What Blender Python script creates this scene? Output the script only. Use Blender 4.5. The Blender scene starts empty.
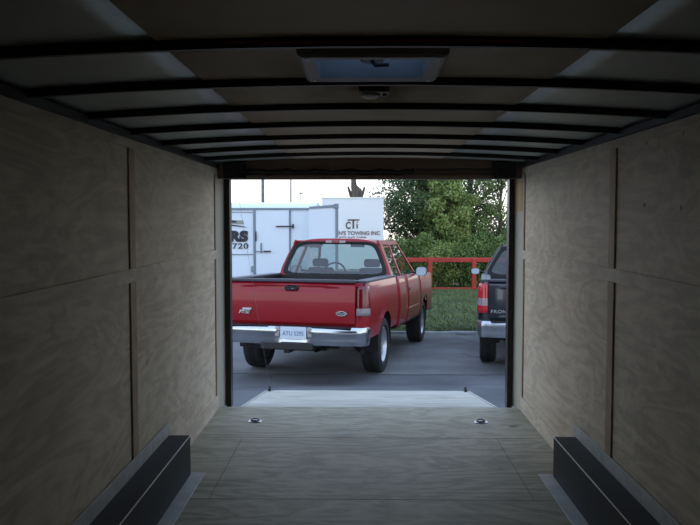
import bpy, math, random
import numpy as np
from mathutils import Vector, Matrix
R = math.radians
S = bpy.context.scene
COL = S.collection
random.seed(4)
rng = np.random.default_rng(4)

# ------------------------------------------------------------ camera, sky, exposure
cam_d = bpy.data.cameras.new('camera'); cam = bpy.data.objects.new('camera', cam_d); COL.objects.link(cam)
cam.location = (-0.057, 0, 1.55)
cam.rotation_euler = (R(90 - 3.26), 0, R(0.87))
cam_d.sensor_width = 36; cam_d.lens = 40.63; cam_d.clip_start = 0.02; cam_d.clip_end = 600
S.camera = cam
S.view_settings.view_transform = 'Standard'; S.view_settings.look = 'None'
S.view_settings.gamma = 1; S.view_settings.exposure = 0.0
SKY = 2.0
w = bpy.data.worlds.new('sky'); S.world = w; w.use_nodes = True
nt = w.node_tree; N = nt.nodes; L = nt.links; N.clear()
out = N.new('ShaderNodeOutputWorld'); bg = N.new('ShaderNodeBackground'); L.new(bg.outputs[0], out.inputs[0])
tc = N.new('ShaderNodeTexCoord'); sp = N.new('ShaderNodeSeparateXYZ'); L.new(tc.outputs['Generated'], sp.inputs[0])
ramp = N.new('ShaderNodeValToRGB'); L.new(sp.outputs['Z'], ramp.inputs[0])
el = ramp.color_ramp.elements
el[0].position = 0.0; el[0].color = (1.0, .95, .87, 1)
el[1].position = 1.0; el[1].color = (.36, .52, .85, 1)
for p, c in ((.035, (.96, .97, .97, 1)), (.10, (.84, .93, 1.0, 1)), (.35, (.56, .72, .98, 1))):
    e = el.new(p); e.color = c
L.new(ramp.outputs[0], bg.inputs[0]); bg.inputs[1].default_value = SKY
# the last warm light of a sun close to the horizon, off to the left
sd = bpy.data.lights.new('low_sun', 'SUN'); sd.energy = 0.12; sd.angle = R(9); sd.color = (1, .84, .72)
so = bpy.data.objects.new('low_sun', sd); COL.objects.link(so)
so.rotation_euler = Vector((0.75, -0.62, -0.2)).to_track_quat('-Z', 'Y').to_euler()

# ------------------------------------------------------------ materials
def mat(name, color, rough=.6, metal=0., var=0., vscale=6., stretch=(1, 1, 1), bump=0., bscale=None, coat=0., emit=None, spec=.5, col2=None, det=4.):
    m = bpy.data.materials.new(name); m.use_nodes = True
    nt = m.node_tree; N = nt.nodes; L = nt.links
    b = N['Principled BSDF']
    b.inputs['Roughness'].default_value = rough; b.inputs['Metallic'].default_value = metal
    b.inputs['Specular IOR Level'].default_value = spec
    b.inputs['Coat Weight'].default_value = coat; b.inputs['Coat Roughness'].default_value = .06
    c = (*color, 1)
    tc = N.new('ShaderNodeTexCoord'); mp = N.new('ShaderNodeMapping'); mp.inputs['Scale'].default_value = stretch
    L.new(tc.outputs['Object'], mp.inputs[0])
    nz = N.new('ShaderNodeTexNoise'); nz.inputs['Scale'].default_value = vscale; nz.inputs['Detail'].default_value = det
    L.new(mp.outputs[0], nz.inputs[0])
    rp = N.new('ShaderNodeValToRGB'); L.new(nz.outputs[0], rp.inputs[0])
    lo = col2 if col2 else tuple(x * (1 - var) for x in color)
    hi = color if col2 else tuple(min(1, x * (1 + var)) for x in color)
    rp.color_ramp.elements[0].position = .32; rp.color_ramp.elements[0].color = (*lo, 1)
    rp.color_ramp.elements[1].position = .68; rp.color_ramp.elements[1].color = (*hi, 1)
    L.new(rp.outputs[0], b.inputs['Base Color'])
    if bump:
        n2 = N.new('ShaderNodeTexNoise'); n2.inputs['Scale'].default_value = bscale or vscale * 5
        n2.inputs['Detail'].default_value = 3
        L.new(mp.outputs[0], n2.inputs[0])
        bp = N.new('ShaderNodeBump'); bp.inputs['Strength'].default_value = bump; bp.inputs['Distance'].default_value = .02
        L.new(n2.outputs[0], bp.inputs['Height']); L.new(bp.outputs[0], b.inputs['Normal'])
    if emit:
        b.inputs['Emission Color'].default_value = (*emit[0], 1); b.inputs['Emission Strength'].default_value = emit[1]
    return m

def plywood(name, light, dark, grain='Y', figure=1.6, knots=.6, fine=.35):
    """rotary-cut softwood ply: long wandering grain figure, fine streaks, a few brown knots"""
    m = bpy.data.materials.new(name); m.use_nodes = True
    nt = m.node_tree; N = nt.nodes; L = nt.links
    b = N['Principled BSDF']; b.inputs['Roughness'].default_value = .62; b.inputs['Specular IOR Level'].default_value = .3
    tc = N.new('ShaderNodeTexCoord'); mp = N.new('ShaderNodeMapping')
    st = {'Y': (1, .28, 1), 'Z': (1, 1, .28), 'X': (.28, 1, 1)}[grain]
    mp.inputs['Scale'].default_value = st; L.new(tc.outputs['Object'], mp.inputs[0])
    nz = N.new('ShaderNodeTexNoise'); nz.inputs['Scale'].default_value = figure; nz.inputs['Detail'].default_value = 5; nz.inputs['Roughness'].default_value = .6
    nz.inputs['Distortion'].default_value = .6
    L.new(mp.outputs[0], nz.inputs[0])
    mu = N.new('ShaderNodeMath'); mu.operation = 'MULTIPLY'; mu.inputs[1].default_value = 17; L.new(nz.outputs[0], mu.inputs[0])
    fr = N.new('ShaderNodeMath'); fr.operation = 'PINGPONG'; fr.inputs[1].default_value = 1; L.new(mu.outputs[0], fr.inputs[0])
    mp2 = N.new('ShaderNodeMapping'); st2 = {'Y': (1, .04, 1), 'Z': (1, 1, .04), 'X': (.04, 1, 1)}[grain]
    mp2.inputs['Scale'].default_value = st2; L.new(tc.outputs['Object'], mp2.inputs[0])
    n2 = N.new('ShaderNodeTexNoise'); n2.inputs['Scale'].default_value = 30; n2.inputs['Detail'].default_value = 6; n2.inputs['Roughness'].default_value = .7
    L.new(mp2.outputs[0], n2.inputs[0])
    n3 = N.new('ShaderNodeTexNoise'); n3.inputs['Scale'].default_value = 1.6; n3.inputs['Detail'].default_value = 9; n3.inputs['Roughness'].default_value = .68
    L.new(tc.outputs['Object'], n3.inputs[0])
    mx = N.new('ShaderNodeMix'); mx.data_type = 'FLOAT'; mx.inputs[0].default_value = fine
    L.new(fr.outputs[0], mx.inputs[2]); L.new(n2.outputs[0], mx.inputs[3])
    m2 = N.new('ShaderNodeMix'); m2.data_type = 'FLOAT'; m2.inputs[0].default_value = .45
    L.new(mx.outputs[0], m2.inputs[2]); L.new(n3.outputs[0], m2.inputs[3])
    rp = N.new('ShaderNodeValToRGB'); L.new(m2.outputs[0], rp.inputs[0])
    rp.color_ramp.elements[0].position = .28; rp.color_ramp.elements[0].color = (*dark, 1)
    rp.color_ramp.elements[1].position = .66; rp.color_ramp.elements[1].color = (*light, 1)
    vo = N.new('ShaderNodeTexVoronoi'); vo.inputs['Scale'].default_value = 1.9
    mp3 = N.new('ShaderNodeMapping'); mp3.inputs['Scale'].default_value = {'Y': (1, .55, 1), 'Z': (1, 1, .55), 'X': (.55, 1, 1)}[grain]
    L.new(tc.outputs['Object'], mp3.inputs[0]); L.new(mp3.outputs[0], vo.inputs[0])
    kr = N.new('ShaderNodeMapRange'); kr.inputs[1].default_value = .055; kr.inputs[2].default_value = .02
    kr.inputs[3].default_value = 0; kr.inputs[4].default_value = knots
    L.new(vo.outputs['Distance'], kr.inputs[0])
    mc = N.new('ShaderNodeMix'); mc.data_type = 'RGBA'; L.new(kr.outputs[0], mc.inputs[0])
    L.new(rp.outputs[0], mc.inputs[6]); mc.inputs[7].default_value = (dark[0] * .35, dark[1] * .3, dark[2] * .28, 1)
    L.new(mc.outputs[2], b.inputs['Base Color'])
    bp = N.new('ShaderNodeBump'); bp.inputs['Strength'].default_value = .12; bp.inputs['Distance'].default_value = .01
    L.new(n2.outputs[0], bp.inputs['Height']); L.new(bp.outputs[0], b.inputs['Normal'])
    return m

def glassy(name, tint, gloss=.12, rough=.02, trans=.8):
    m = bpy.data.materials.new(name); m.use_nodes = True
    nt = m.node_tree; N = nt.nodes; L = nt.links; N.clear()
    o = N.new('ShaderNodeOutputMaterial'); mx = N.new('ShaderNodeMixShader')
    t = N.new('ShaderNodeBsdfTransparent'); t.inputs[0].default_value = (tint[0] * trans, tint[1] * trans, tint[2] * trans, 1)
    g = N.new('ShaderNodeBsdfGlossy'); g.inputs['Roughness'].default_value = rough; g.inputs[0].default_value = (.95, .97, 1, 1)
    lf = N.new('ShaderNodeLayerWeight'); lf.inputs[0].default_value = .5
    lw = N.new('ShaderNodeMath'); lw.operation = 'POWER'; lw.inputs[1].default_value = 4.5; L.new(lf.outputs['Facing'], lw.inputs[0])
    ad = N.new('ShaderNodeMath'); ad.operation = 'ADD'; ad.inputs[1].default_value = gloss; ad.use_clamp = True
    L.new(lw.outputs[0], ad.inputs[0]); L.new(ad.outputs[0], mx.inputs[0])
    L.new(t.outputs[0], mx.inputs[1]); L.new(g.outputs[0], mx.inputs[2]); L.new(mx.outputs[0], o.inputs[0])
    return m

M = {}
M['ply_wall'] = plywood('wall_plywood', (.78, .68, .545), (.45, .375, .28), 'Y', 3.2, .5, .68)
M['ply_trim'] = plywood('plywood_strip', (.72, .63, .51), (.54, .46, .36), 'Y', 2.2, .2)
M['ply_post'] = plywood('plywood_upright', (.52, .39, .27), (.36, .26, .18), 'Z', 2.2, .2)
M['ply_floor'] = plywood('floor_plywood', (.52, .48, .36), (.24, .215, .145), 'X', 2.6, .95, .62)
M['ply_ramp'] = plywood('ramp_plywood', (.60, .57, .48), (.36, .335, .27), 'X', 1.8, .3, .6)
M['seam'] = mat('dark_seam', (.11, .10, .085), .9)
M['edge_wood'] = mat('sawn_ply_edge', (.30, .205, .13), .8, var=.3, vscale=30)
M['post_wood'] = mat('pale_jamb_liner', (.60, .56, .47), .6, var=.1, vscale=8, stretch=(1, 1, .1))
M['sun_patch_paint'] = mat('painted_sunlight', (.62, .42, .24), .6, var=.18, vscale=12, stretch=(1, 1, .1))  # warm sunlight put into the colour, for the patch on the right jamb
M['bow'] = mat('dark_steel_bow', (.030, .027, .026), .5, .2, var=.3, vscale=9)
M['roof_grey'] = mat('bare_roof_sheet', (.42, .47, .45), .38, .3, var=.05, vscale=2)
M['roof_tan'] = mat('tan_roof_liner', (.60, .51, .41), .8, var=.06, vscale=4)
M['frame_black'] = mat('black_painted_steel', (.014, .014, .015), .42, .1, var=.2, vscale=14)
M['frame_grey'] = mat('grey_steel_post', (.42, .42, .37), .5, .0, var=.15, vscale=10)
M['header'] = mat('dark_brown_header', (.22, .155, .125), .6, var=.25, vscale=5, stretch=(.2, 1, 1))
M['rubber'] = mat('black_rubber', (.012, .012, .012), .75, var=.3, vscale=20)
M['box_steel'] = mat('dark_wheel_box_steel', (.016, .017, .018), .6, 0, var=.25, vscale=5, spec=.25)
M['flange'] = mat('galvanised_flange', (.50, .51, .50), .5, .2, var=.12, vscale=12)
M['galv'] = mat('bright_zinc', (.75, .77, .8), .28, .9, var=.1, vscale=20)
M['vent_plastic'] = mat('vent_frame_plastic', (.30, .29, .27), .5, var=.05)
M['white_plastic'] = mat('white_plastic', (.72, .72, .68), .4)
M['lamp_body'] = mat('brown_lamp_body', (.16, .14, .12), .5)
M['red_wire'] = mat('red_wire', (.32, .02, .02), .5)
M['asphalt'] = mat('asphalt', (.155, .154, .152), .85, var=.38, vscale=.9, bump=.5, bscale=70, det=10)
M['asphalt_near'] = mat('new_asphalt', (.108, .110, .116), .8, var=.3, vscale=1.5, bump=.5, bscale=80, det=10)
M['crack'] = mat('asphalt_crack', (.025, .025, .027), .9)
M['kerb'] = mat('weathered_kerb', (.24, .235, .23), .85, var=.25, vscale=6, bump=.4)
M['turf'] = mat('turf_soil', (.065, .10, .030), .95, var=.3, vscale=1.6, col2=(.045, .060, .022), bump=.5, det=8)
M['blade'] = mat('grass_blade', (.15, .19, .06), .7, vscale=1.2, col2=(.09, .115, .045))
M['field'] = mat('dry_field', (.25, .22, .13), .95, var=.3, vscale=.3)
M['red_rail'] = mat('red_guard_rail_paint', (.50, .035, .025), .5, var=.15, vscale=3)
M['pole'] = mat('weathered_grey_pole', (.20, .20, .20), .7, var=.15)
M['bark'] = mat('grey_brown_bark', (.13, .095, .07), .9, var=.35, vscale=8, stretch=(1, 1, .2), bump=.6)
M['leaf_dark'] = mat('dark_green_leaf', (.095, .15, .04), .55, vscale=.9, col2=(.045, .08, .025))
M['leaf_mid'] = mat('mid_green_leaf', (.19, .27, .065), .55, vscale=1.1, col2=(.10, .16, .04))
M['leaf_light'] = mat('light_green_leaf', (.33, .39, .11), .55, vscale=1.2, col2=(.19, .26, .065))
M['leaf_dull'] = mat('dull_olive_leaf', (.33, .30, .17), .6, vscale=1.0, col2=(.19, .18, .09))
M['trailer_white'] = mat('white_trailer_skin', (.76, .83, .88), .3, var=.02, vscale=1)
M['box_white'] = mat('white_box_panel', (.86, .86, .84), .4, var=.02, vscale=1)
M['seam_grey'] = mat('grey_aluminium_trim', (.22, .27, .31), .4, .3, var=.08)
M['decal_dark'] = mat('dark_lettering', (.02, .022, .03), .5)
M['decal_grey'] = mat('olive_grey_decal', (.30, .34, .28), .5)
M['decal_brown'] = mat('brown_lettering', (.13, .09, .08), .5)
M['decal_pink'] = mat('faded_red_brown_lettering', (.30, .20, .20), .5)
M['red_paint'] = mat('red_car_paint', (.31, .005, .012), .34, .0, var=.04, vscale=2, coat=.45, spec=.35)
M['black_paint'] = mat('black_car_paint', (.012, .014, .020), .28, coat=1.0)
M['cap_grey'] = mat('grey_bed_cap', (.060, .058, .075), .45)
M['chrome'] = mat('chrome', (.60, .61, .63), .20, 1.0, var=.05)
M['chrome_dull'] = mat('brushed_bumper', (.50, .52, .55), .32, .9, var=.1, vscale=12)
M['tyre'] = mat('tyre_rubber', (.018, .018, .019), .8, var=.2, vscale=10, bump=.2)
M['rim'] = mat('silver_alloy', (.50, .51, .53), .35, .8)
M['black_plastic'] = mat('black_plastic', (.015, .015, .017), .45)
M['chassis'] = mat('dark_chassis', (.012, .012, .013), .8)
M['seat_cloth'] = mat('dark_grey_cloth', (.035, .035, .04), .9)
M['lamp_red'] = mat('red_lamp_lens', (.16, .004, .010), .18, coat=.6)
M['lamp_red2'] = mat('bright_red_lamp_lens', (.55, .02, .03), .18, coat=.6)
M['lamp_clear'] = mat('clear_lamp_lens', (.34, .28, .28), .2, coat=.6)
M['glass'] = glassy('tinted_window', (.80, .92, .88), .08, trans=.80)
M['glass_dark'] = glassy('dark_tinted_window', (.25, .3, .33), .07)
M['mirror'] = mat('mirror_glass', (.22, .25, .28), .05, 1.0)
M['plate'] = mat('white_plate', (.72, .78, .84), .4)
M['plate_ink'] = mat('blue_plate_ink', (.10, .18, .38), .5)
M['oval_blue'] = mat('blue_badge', (.02, .03, .09), .3, coat=.6)
M['lid'] = None
lm = bpy.data.materials.new('translucent_vent_lid'); lm.use_nodes = True
nt = lm.node_tree; nt.nodes.clear()
o_ = nt.nodes.new('ShaderNodeOutputMaterial'); a_ = nt.nodes.new('ShaderNodeAddShader')
t_ = nt.nodes.new('ShaderNodeBsdfTranslucent'); t_.inputs[0].default_value = (.17, .23, .31, 1)
d_ = nt.nodes.new('ShaderNodeBsdfDiffuse'); d_.inputs[0].default_value = (.3, .33, .36, 1)
nt.links.new(t_.outputs[0], a_.inputs[0]); nt.links.new(d_.outputs[0], a_.inputs[1]); nt.links.new(a_.outputs[0], o_.inputs[0])
M['lid'] = lm

# ------------------------------------------------------------ mesh helpers
class MB:
    def __init__(s): s.v = []; s.f = []; s.mi = []
    def add(s, vs, fs, mi=0):
        b = len(s.v); s.v += [tuple(v) for v in vs]; s.f += [tuple(b + i for i in f) for f in fs]; s.mi += [mi] * len(fs); return s
    def box(s, x0, x1, y0, y1, z0, z1, mi=0):
        v = [(x0, y0, z0), (x1, y0, z0), (x1, y1, z0), (x0, y1, z0), (x0, y0, z1), (x1, y0, z1), (x1, y1, z1), (x0, y1, z1)]
        return s.add(v, [(0, 3, 2, 1), (4, 5, 6, 7), (0, 1, 5, 4), (1, 2, 6, 5), (2, 3, 7, 6), (3, 0, 4, 7)], mi)
    def hexa(s, v, mi=0):
        return s.add(v, [(0, 3, 2, 1), (4, 5, 6, 7), (0, 1, 5, 4), (1, 2, 6, 5), (2, 3, 7, 6), (3, 0, 4, 7)], mi)
    def slab(s, q, t, mi=0):
        q = [Vector(p) for p in q]; n = (q[1] - q[0]).cross(q[3] - q[0]).normalized() * t
        return s.hexa([tuple(p) for p in q] + [tuple(p + n) for p in q], mi)
    def grid(s, P, mi=0, closed_u=False):
        n = len(P); m = len(P[0]); v = [p for r in P for p in r]; f = []
        for i in range(n if closed_u else n - 1):
            for j in range(m - 1):
                a = i * m + j; b = ((i + 1) % n) * m + j
                f.append((a, b, b + 1, a + 1))
        return s.add(v, f, mi)
    def tube(s, path, r, seg=10, mi=0, cap=True):
        path = [Vector(p) for p in path]; rs = r if isinstance(r, (list, tuple)) else [r] * len(path)
        rings = []; up = None
        for i, p in enumerate(path):
            t = (path[min(i + 1, len(path) - 1)] - path[max(i - 1, 0)]).normalized()
            if up is None:
                up = Vector((0, 0, 1)) if abs(t.z) < .9 else Vector((1, 0, 0))
            a = t.cross(up).normalized(); b = a.cross(t).normalized(); up = b
            rings.append([tuple(p + (a * math.cos(k * 2 * math.pi / seg) + b * math.sin(k * 2 * math.pi / seg)) * rs[i]) for k in range(seg)])
        v = [p for g in rings for p in g]; f = []
        for i in range(len(path) - 1):
            for k in range(seg):
                a = i * seg + k; b = i * seg + (k + 1) % seg
                f.append((a, b, b + seg, a + seg))
        if cap: f.append(tuple(range(seg))[::-1]); f.append(tuple((len(path) - 1) * seg + k for k in range(seg)))
        return s.add(v, f, mi)
    def lathe(s, prof, c=(0, 0, 0), axis='X', seg=32, mi=0):
        """prof: (along, radius)"""
        v = []; f = []; m = len(prof)
        for k in range(seg):
            a = k * 2 * math.pi / seg; ca, sa = math.cos(a), math.sin(a)
            for (h, r) in prof:
                p = {'X': (h, r * ca, r * sa), 'Y': (r * sa, h, r * ca), 'Z': (r * ca, r * sa, h)}[axis]
                v.append((c[0] + p[0], c[1] + p[1], c[2] + p[2]))
        for k in range(seg):
            for j in range(m - 1):
                a = k * m + j; b = ((k + 1) % seg) * m + j
                f.append((a, b, b + 1, a + 1))
        return s.add(v, f, mi)
    def build(s, name, mats, parent=None, loc=(0, 0, 0), rot=(0, 0, 0), bevel=0, smooth=35, solid=0, fix=True):
        me = bpy.data.meshes.new(name); me.from_pydata(s.v, [], s.f)
        if not isinstance(mats, (list, tuple)): mats = [mats]
        for m in mats: me.materials.append(m)
        if len(mats) > 1: me.polygons.foreach_set('material_index', s.mi)
        me.update()
        if fix:
            import bmesh
            bm = bmesh.new(); bm.from_mesh(me); bmesh.ops.recalc_face_normals(bm, faces=bm.faces); bm.to_mesh(me); bm.free()
        if smooth:
            me.polygons.foreach_set('use_smooth', [True] * len(me.polygons)); me.set_sharp_from_angle(angle=R(smooth))
        o = bpy.data.objects.new(name, me); COL.objects.link(o); o.parent = parent; o.location = loc; o.rotation_euler = rot
        if solid:
            q = o.modifiers.new('solid', 'SOLIDIFY'); q.thickness = solid; q.offset = 0
        if bevel:
            q = o.modifiers.new('bevel', 'BEVEL'); q.width = bevel; q.segments = 2; q.limit_method = 'ANGLE'; q.angle_limit = R(40)
        return o
def box(name, m, x0, x1, y0, y1, z0, z1, parent=None, bevel=0, **k):
    return MB().box(x0, x1, y0, y1, z0, z1).build(name, m, parent, bevel=bevel, **k)
def tag(o, label=None, cat=None, group=None, kind=None):
    if label: o['label'] = label
    if cat: o['category'] = cat
    if group: o['group'] = group
    if kind: o['kind'] = kind
    return o
def empty(name, loc=(0, 0, 0), rz=0, rx=0, **k):
    o = bpy.data.objects.new(name, None); COL.objects.link(o); o.location = loc
    o.rotation_euler = (rx, 0, rz); o.empty_display_size = .2
    return tag(o, **k)
def struct(o): o['kind'] = 'structure'; return o
def letters(name, s, size, m, parent, loc, rot=(R(90), 0, 0), ext=.003, off=0., shear=0., sx=1., align='LEFT', space=1.):
    cu = bpy.data.curves.new(name, 'FONT'); cu.body = s; cu.size = size; cu.extrude = ext; cu.offset = off; cu.shear = shear
    cu.align_x = align; cu.space_character = space
    tmp = bpy.data.objects.new('tmp', cu); COL.objects.link(tmp)
    bpy.context.view_layer.update()
    me = bpy.data.meshes.new_from_object(tmp.evaluated_get(bpy.context.evaluated_depsgraph_get()))
    bpy.data.objects.remove(tmp)
    me.materials.clear(); me.materials.append(m); me.name = name
    for v in me.vertices: v.co.x *= sx
    o = bpy.data.objects.new(name, me); COL.objects.link(o); o.parent = parent; o.location = loc; o.rotation_euler = rot
    return o
def gz(y):                      # height of the paving at a distance y from the camera
    if y < 8.3: return -.31
    if y < 9.6: return -.31 - .19 * (y - 8.3) / 1.3
    return -.50 - .035 * (y - 9.6)
SL = math.atan(.035)

# ------------------------------------------------------------ the trailer interior we stand in (room shell)
HW = 1.23; YE = 6.33; Y0 = -1.6; WT = 1.965
def roof_z(x, top=0.): return 2.0 + top - .042 * (x / HW) ** 2
for side, sx in (('left', -1), ('right', 1)):
    x = sx * HW
    struct(box('wall_' + side, M['ply_wall'], *sorted((x, x + sx * .04)), Y0, YE, -.05, 2.12))
struct(box('wall_front', M['ply_post'], -HW - .04, HW + .04, Y0 - .05, Y0, -.05, 2.12))
m = MB(); m.box(-HW - .04, HW + .04, Y0, 6.39, -.05, 0)
fl = struct(m.build('floor', M['ply_floor']))
for i, (a, b, c, d) in enumerate([(-HW, HW, 5.49, 5.49), (-HW, HW, 4.27, 4.27), (-HW, HW, 3.05, 3.05), (-.90, -.90, 4.27, 5.49), (.89, .89, 4.27, 5.49), (.45, .45, 1.83, 3.05)]):
    g = .0016
    box('floor_seam', M['seam'], a - (g if a == b else 0), b + (g if a == b else 0), c - (g * 1.6 if c == d else 0), d + (g * 1.6 if c == d else 0), -.004, .0006, fl)
# ceiling: grey sheet each side, a tan liner strip along the middle, a hole for the vent
VX0, VX1, VY0, VY1 = -.20, .146, 2.27, 2.60
def roof_patch(m, xs, ys, dz, skip=None):
    for i in range(len(xs) - 1):
        for j in range(len(ys) - 1):
            if skip and skip[0] - .001 <= xs[i] < skip[1] - .001 and skip[2] - .001 <= ys[j] < skip[3] - .001: continue
            q = [(xs[i], ys[j]), (xs[i + 1], ys[j]), (xs[i + 1], ys[j + 1]), (xs[i], ys[j + 1])]
            m.add([(a, b, roof_z(a, dz)) for a, b in q], [(0, 1, 2, 3)])
def weld(m):
    q = {}; idx = []; nv = []
    for p in m.v:
        k = tuple(round(c, 4) for c in p)
        if k not in q: q[k] = len(nv); nv.append(p)
        idx.append(q[k])
    m.v = nv; m.f = [tuple(idx[i] for i in f) for f in m.f]; return m
ys = [Y0 - .05, 0, VY0, VY1, 4, 5.2, 6.46]
m = MB(); roof_patch(m, list(np.linspace(-1.27, -.595, 8)), ys, .029)
roof_patch(m, list(np.linspace(.575, 1.27, 8)), ys, .029)
cl = struct(weld(m).build('ceiling', M['roof_grey'], solid=.002))
m = MB(); roof_patch(m, [-.6, -.4, -.20, 0, .146, .4, .58], ys, .026, (VX0, VX1, VY0, VY1))
struct(weld(m).build('center_liner', M['roof_tan'], cl, solid=.003))
m = MB(); roof_patch(m, [-1.27, -.9, -.6, -.4, -.20, 0, .146, .4, .58, .9, 1.27], ys, .055, (VX0, VX1, VY0, VY1))
struct(weld(m).build('roof_skin', M['trailer_white'], cl, solid=.004))
ordn = ['nearest the camera, in front of the roof vent', 'just behind the roof vent', 'second beyond the roof vent', 'third beyond the roof vent', 'third from the rear header', 'second from the rear header', 'closest to the rear door header']
def bow(y, lab):
    m = MB(); P = []
    for x in np.linspace(-HW + .001, HW - .001, 25):
        z0 = roof_z(x); z1 = z0 + .027
        P.append([(x, y - .016, z1), (x, y - .010, z0), (x, y + .010, z0), (x, y + .016, z1)])
    m.grid(P); o = m.build('roof_bow', M['bow'], solid=.002)
    return tag(o, 'dark steel roof bow across the ceiling, ' + lab, 'roof bow', 'roof bows across the trailer ceiling')
for k in range(7): bow(2.115 + .605 * k, ordn[k])
struct(box('trim_1', M['bow'], -HW, -HW + .03, Y0, YE, 1.945, 1.975)); struct(box('trim_2', M['bow'], HW - .03, HW, Y0, YE, 1.945, 1.975))
# plywood cover strips on the walls
n = 3
for sx, st in ((-1, 4.00), (1, 4.07)):
    def strip(y0, y1, z0, z1, t, mm, bev=.0015):
        global n
        o = box('trim_%d' % n, mm, *sorted((sx * HW, sx * (HW - t))), y0, y1, z0, z1, bevel=bev); n += 1
        return struct(o)
    strip(Y0, YE, 1.900, 1.944, .009, M['ply_trim'])       # top band
    strip(Y0, YE, 1.220, 1.290, .009, M['ply_trim'])       # middle band
    strip(Y0, YE, 0.0, .115, .010, M['ply_trim'])          # kick band
    for yy in (st - 2.44, st):
        strip(yy - .048, yy + .048, .116, 1.219, .009, M['ply_post']); strip(yy - .048, yy + .048, 1.291, 1.899, .009, M['ply_post'])
    strip(YE - .07, YE - .032, .116, 1.219, .009, M['ply_post']); strip(YE - .07, YE - .032, 1.291, 1.899, .009, M['ply_post'])
# rear door frame
for sx, side in ((-1, 'left'), (1, 'right')):
    m = MB(); a_ = [(sx * HW, YE - .03), (sx * 1.172, YE + .17), (sx * HW, YE + .17)]
    m.add([(p[0], p[1], 0.001) for p in a_] + [(p[0], p[1], 1.96) for p in a_], [(0, 1, 2), (3, 4, 5), (0, 1, 4, 3), (1, 2, 5, 4), (2, 0, 3, 5)])
    struct(m.build('trim_%d' % n, M['post_wood'], smooth=0)); n += 1
    struct(MB().box(*sorted((sx * 1.178, sx * 1.138)), YE + .12, YE + .22, -.02, 1.99).build('trim_%d' % n, M['frame_black'], bevel=.003)); n += 1
    struct(MB().box(*sorted((sx * 1.29, sx * 1.165)), YE + .171, YE + .22, -.3, 2.05).build('trim_%d' % n, M['trailer_white'], bevel=.003)); n += 1
struct(box('trim_%d' % n, M['header'], -1.26, 1.26, YE + .02, YE + .20, 1.86, 2.06, bevel=.004)); n += 1
struct(box('trim_%d' % n, M['frame_black'], -1.12, 1.12, 6.392, 6.408, -.05, -.004)); n += 1
struct(box('trim_%d' % n, M['header'], -1.12, 1.12, YE - .005, YE + .019, 1.855, 1.885, bevel=.003)); n += 1
# door seal sagging under the header, spring bar and brackets
pts = []
for i, x in enumerate(np.linspace(-.98, .36, 40)):
    pts.append((x, YE - .005, 1.915 + .007 * math.sin(i * .85) + .004 * math.sin(i * 2.1)))
tag(MB().tube(pts, .017, 8).build('door_seal', M['rubber']), 'black wavy rubber door seal along the rear header', 'door seal')
sr = empty('spring_assembly', (0, YE - .02, 1.93), label='black door spring bar with its end brackets under the rear header', cat='door spring')
MB().tube([(.37, 0, .0), (1.0, 0, 0)], .008, 8).build('bar', M['frame_black'], sr)
for x0, x1 in ((.985, 1.16), (-1.16, -.985)):
    box('bracket', M['frame_black'], x0, x1, -.03, .03, -.072, .055, sr, bevel=.004)
    MB().lathe([(0, 0), (0, .028), (.018, .028), (.018, 0)], ((x0 + x1) / 2, -.05, 0), 'Y', 16).build('pulley', M['frame_black'], sr)
# thin warm strip that paints the low sun's patch on the right jamb
tag(MB().slab([(1.176, YE + .155, 1.60), (1.220, YE - .003, 1.60), (1.220, YE - .003, 1.845), (1.176, YE + .155, 1.845)], -.006).build('sun_patch', M['sun_patch_paint'], bevel=.001), 'short warm patch of sunlight painted at the top of the right rear jamb', 'painted light patch')

# ------------------------------------------------------------ fittings inside
def wheel_box(sx, lab):
    r = empty('wheel_box', (sx * HW, 0, 0), label=lab, cat='wheel box', group='steel wheel boxes along the walls')
    y0, y1 = .35, 4.67; h = .243; wd = .142
    m = MB(); x0, x1 = sorted((-sx * .001, -sx * wd))
    m.box(x0, x1, y0, y1, .001, h); m.build('cover', M['box_steel'], r, bevel=.004)
    e = -sx * wd
    MB().box(*sorted((e - .002, e + .002)), y0, y1, h - .003, h + .002).build('edge_weld', M['galv'], r)
    MB().box(*sorted((e, e - sx * .082)), y0, y1 + .03, .001, .006).build('floor_flange', M['flange'], r, bevel=.001)
    MB().box(*sorted((-sx * .0105, -sx * .0125)), y0, y1 + .03, h - .005, h + .078).build('wall_flange', M['flange'], r, bevel=.001)
    return r
wheel_box(-1, 'long dark steel wheel box with pale flanges against the left wall')
wheel_box(1, 'long dark steel wheel box with pale flanges against the right wall')
def dring(x, lab):
    r = empty('tie_down_ring', (x, 5.92, 0), label=lab, cat='tie-down ring', group='recessed tie-down rings in the floor')
    m = MB(); a, b, z = .052, .036, .006
    n_ = 32; P = []
    for k in range(n_):
        t = k * 2 * math.pi / n_; c, s = math.cos(t), math.sin(t)
        ex = lambda q, p: math.copysign(abs(q) ** p, q)
        ox, oy = a * ex(c, .45), b * ex(s, .45)
        P.append([(ox, oy, 0), (ox * .97, oy * .97, z), (ox * .72, oy * .72, z), (ox * .66, oy * .66, .001), (0, 0, .0008)])
    m.grid(P, closed_u=True); m.build('pan', M['chrome_dull'], r)
    MB().tube([(.030 * math.cos(t), .022 * math.sin(t), .008 + .010 * max(0, math.sin(t))) for t in np.linspace(0, 2 * math.pi, 25)], .0045, 8, cap=False).build('ring', M['frame_black'], r)
dring(-.87, 'small zinc tie-down ring recessed in the plywood floor at left')
dring(.845, 'small zinc tie-down ring recessed in the plywood floor at right')
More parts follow.
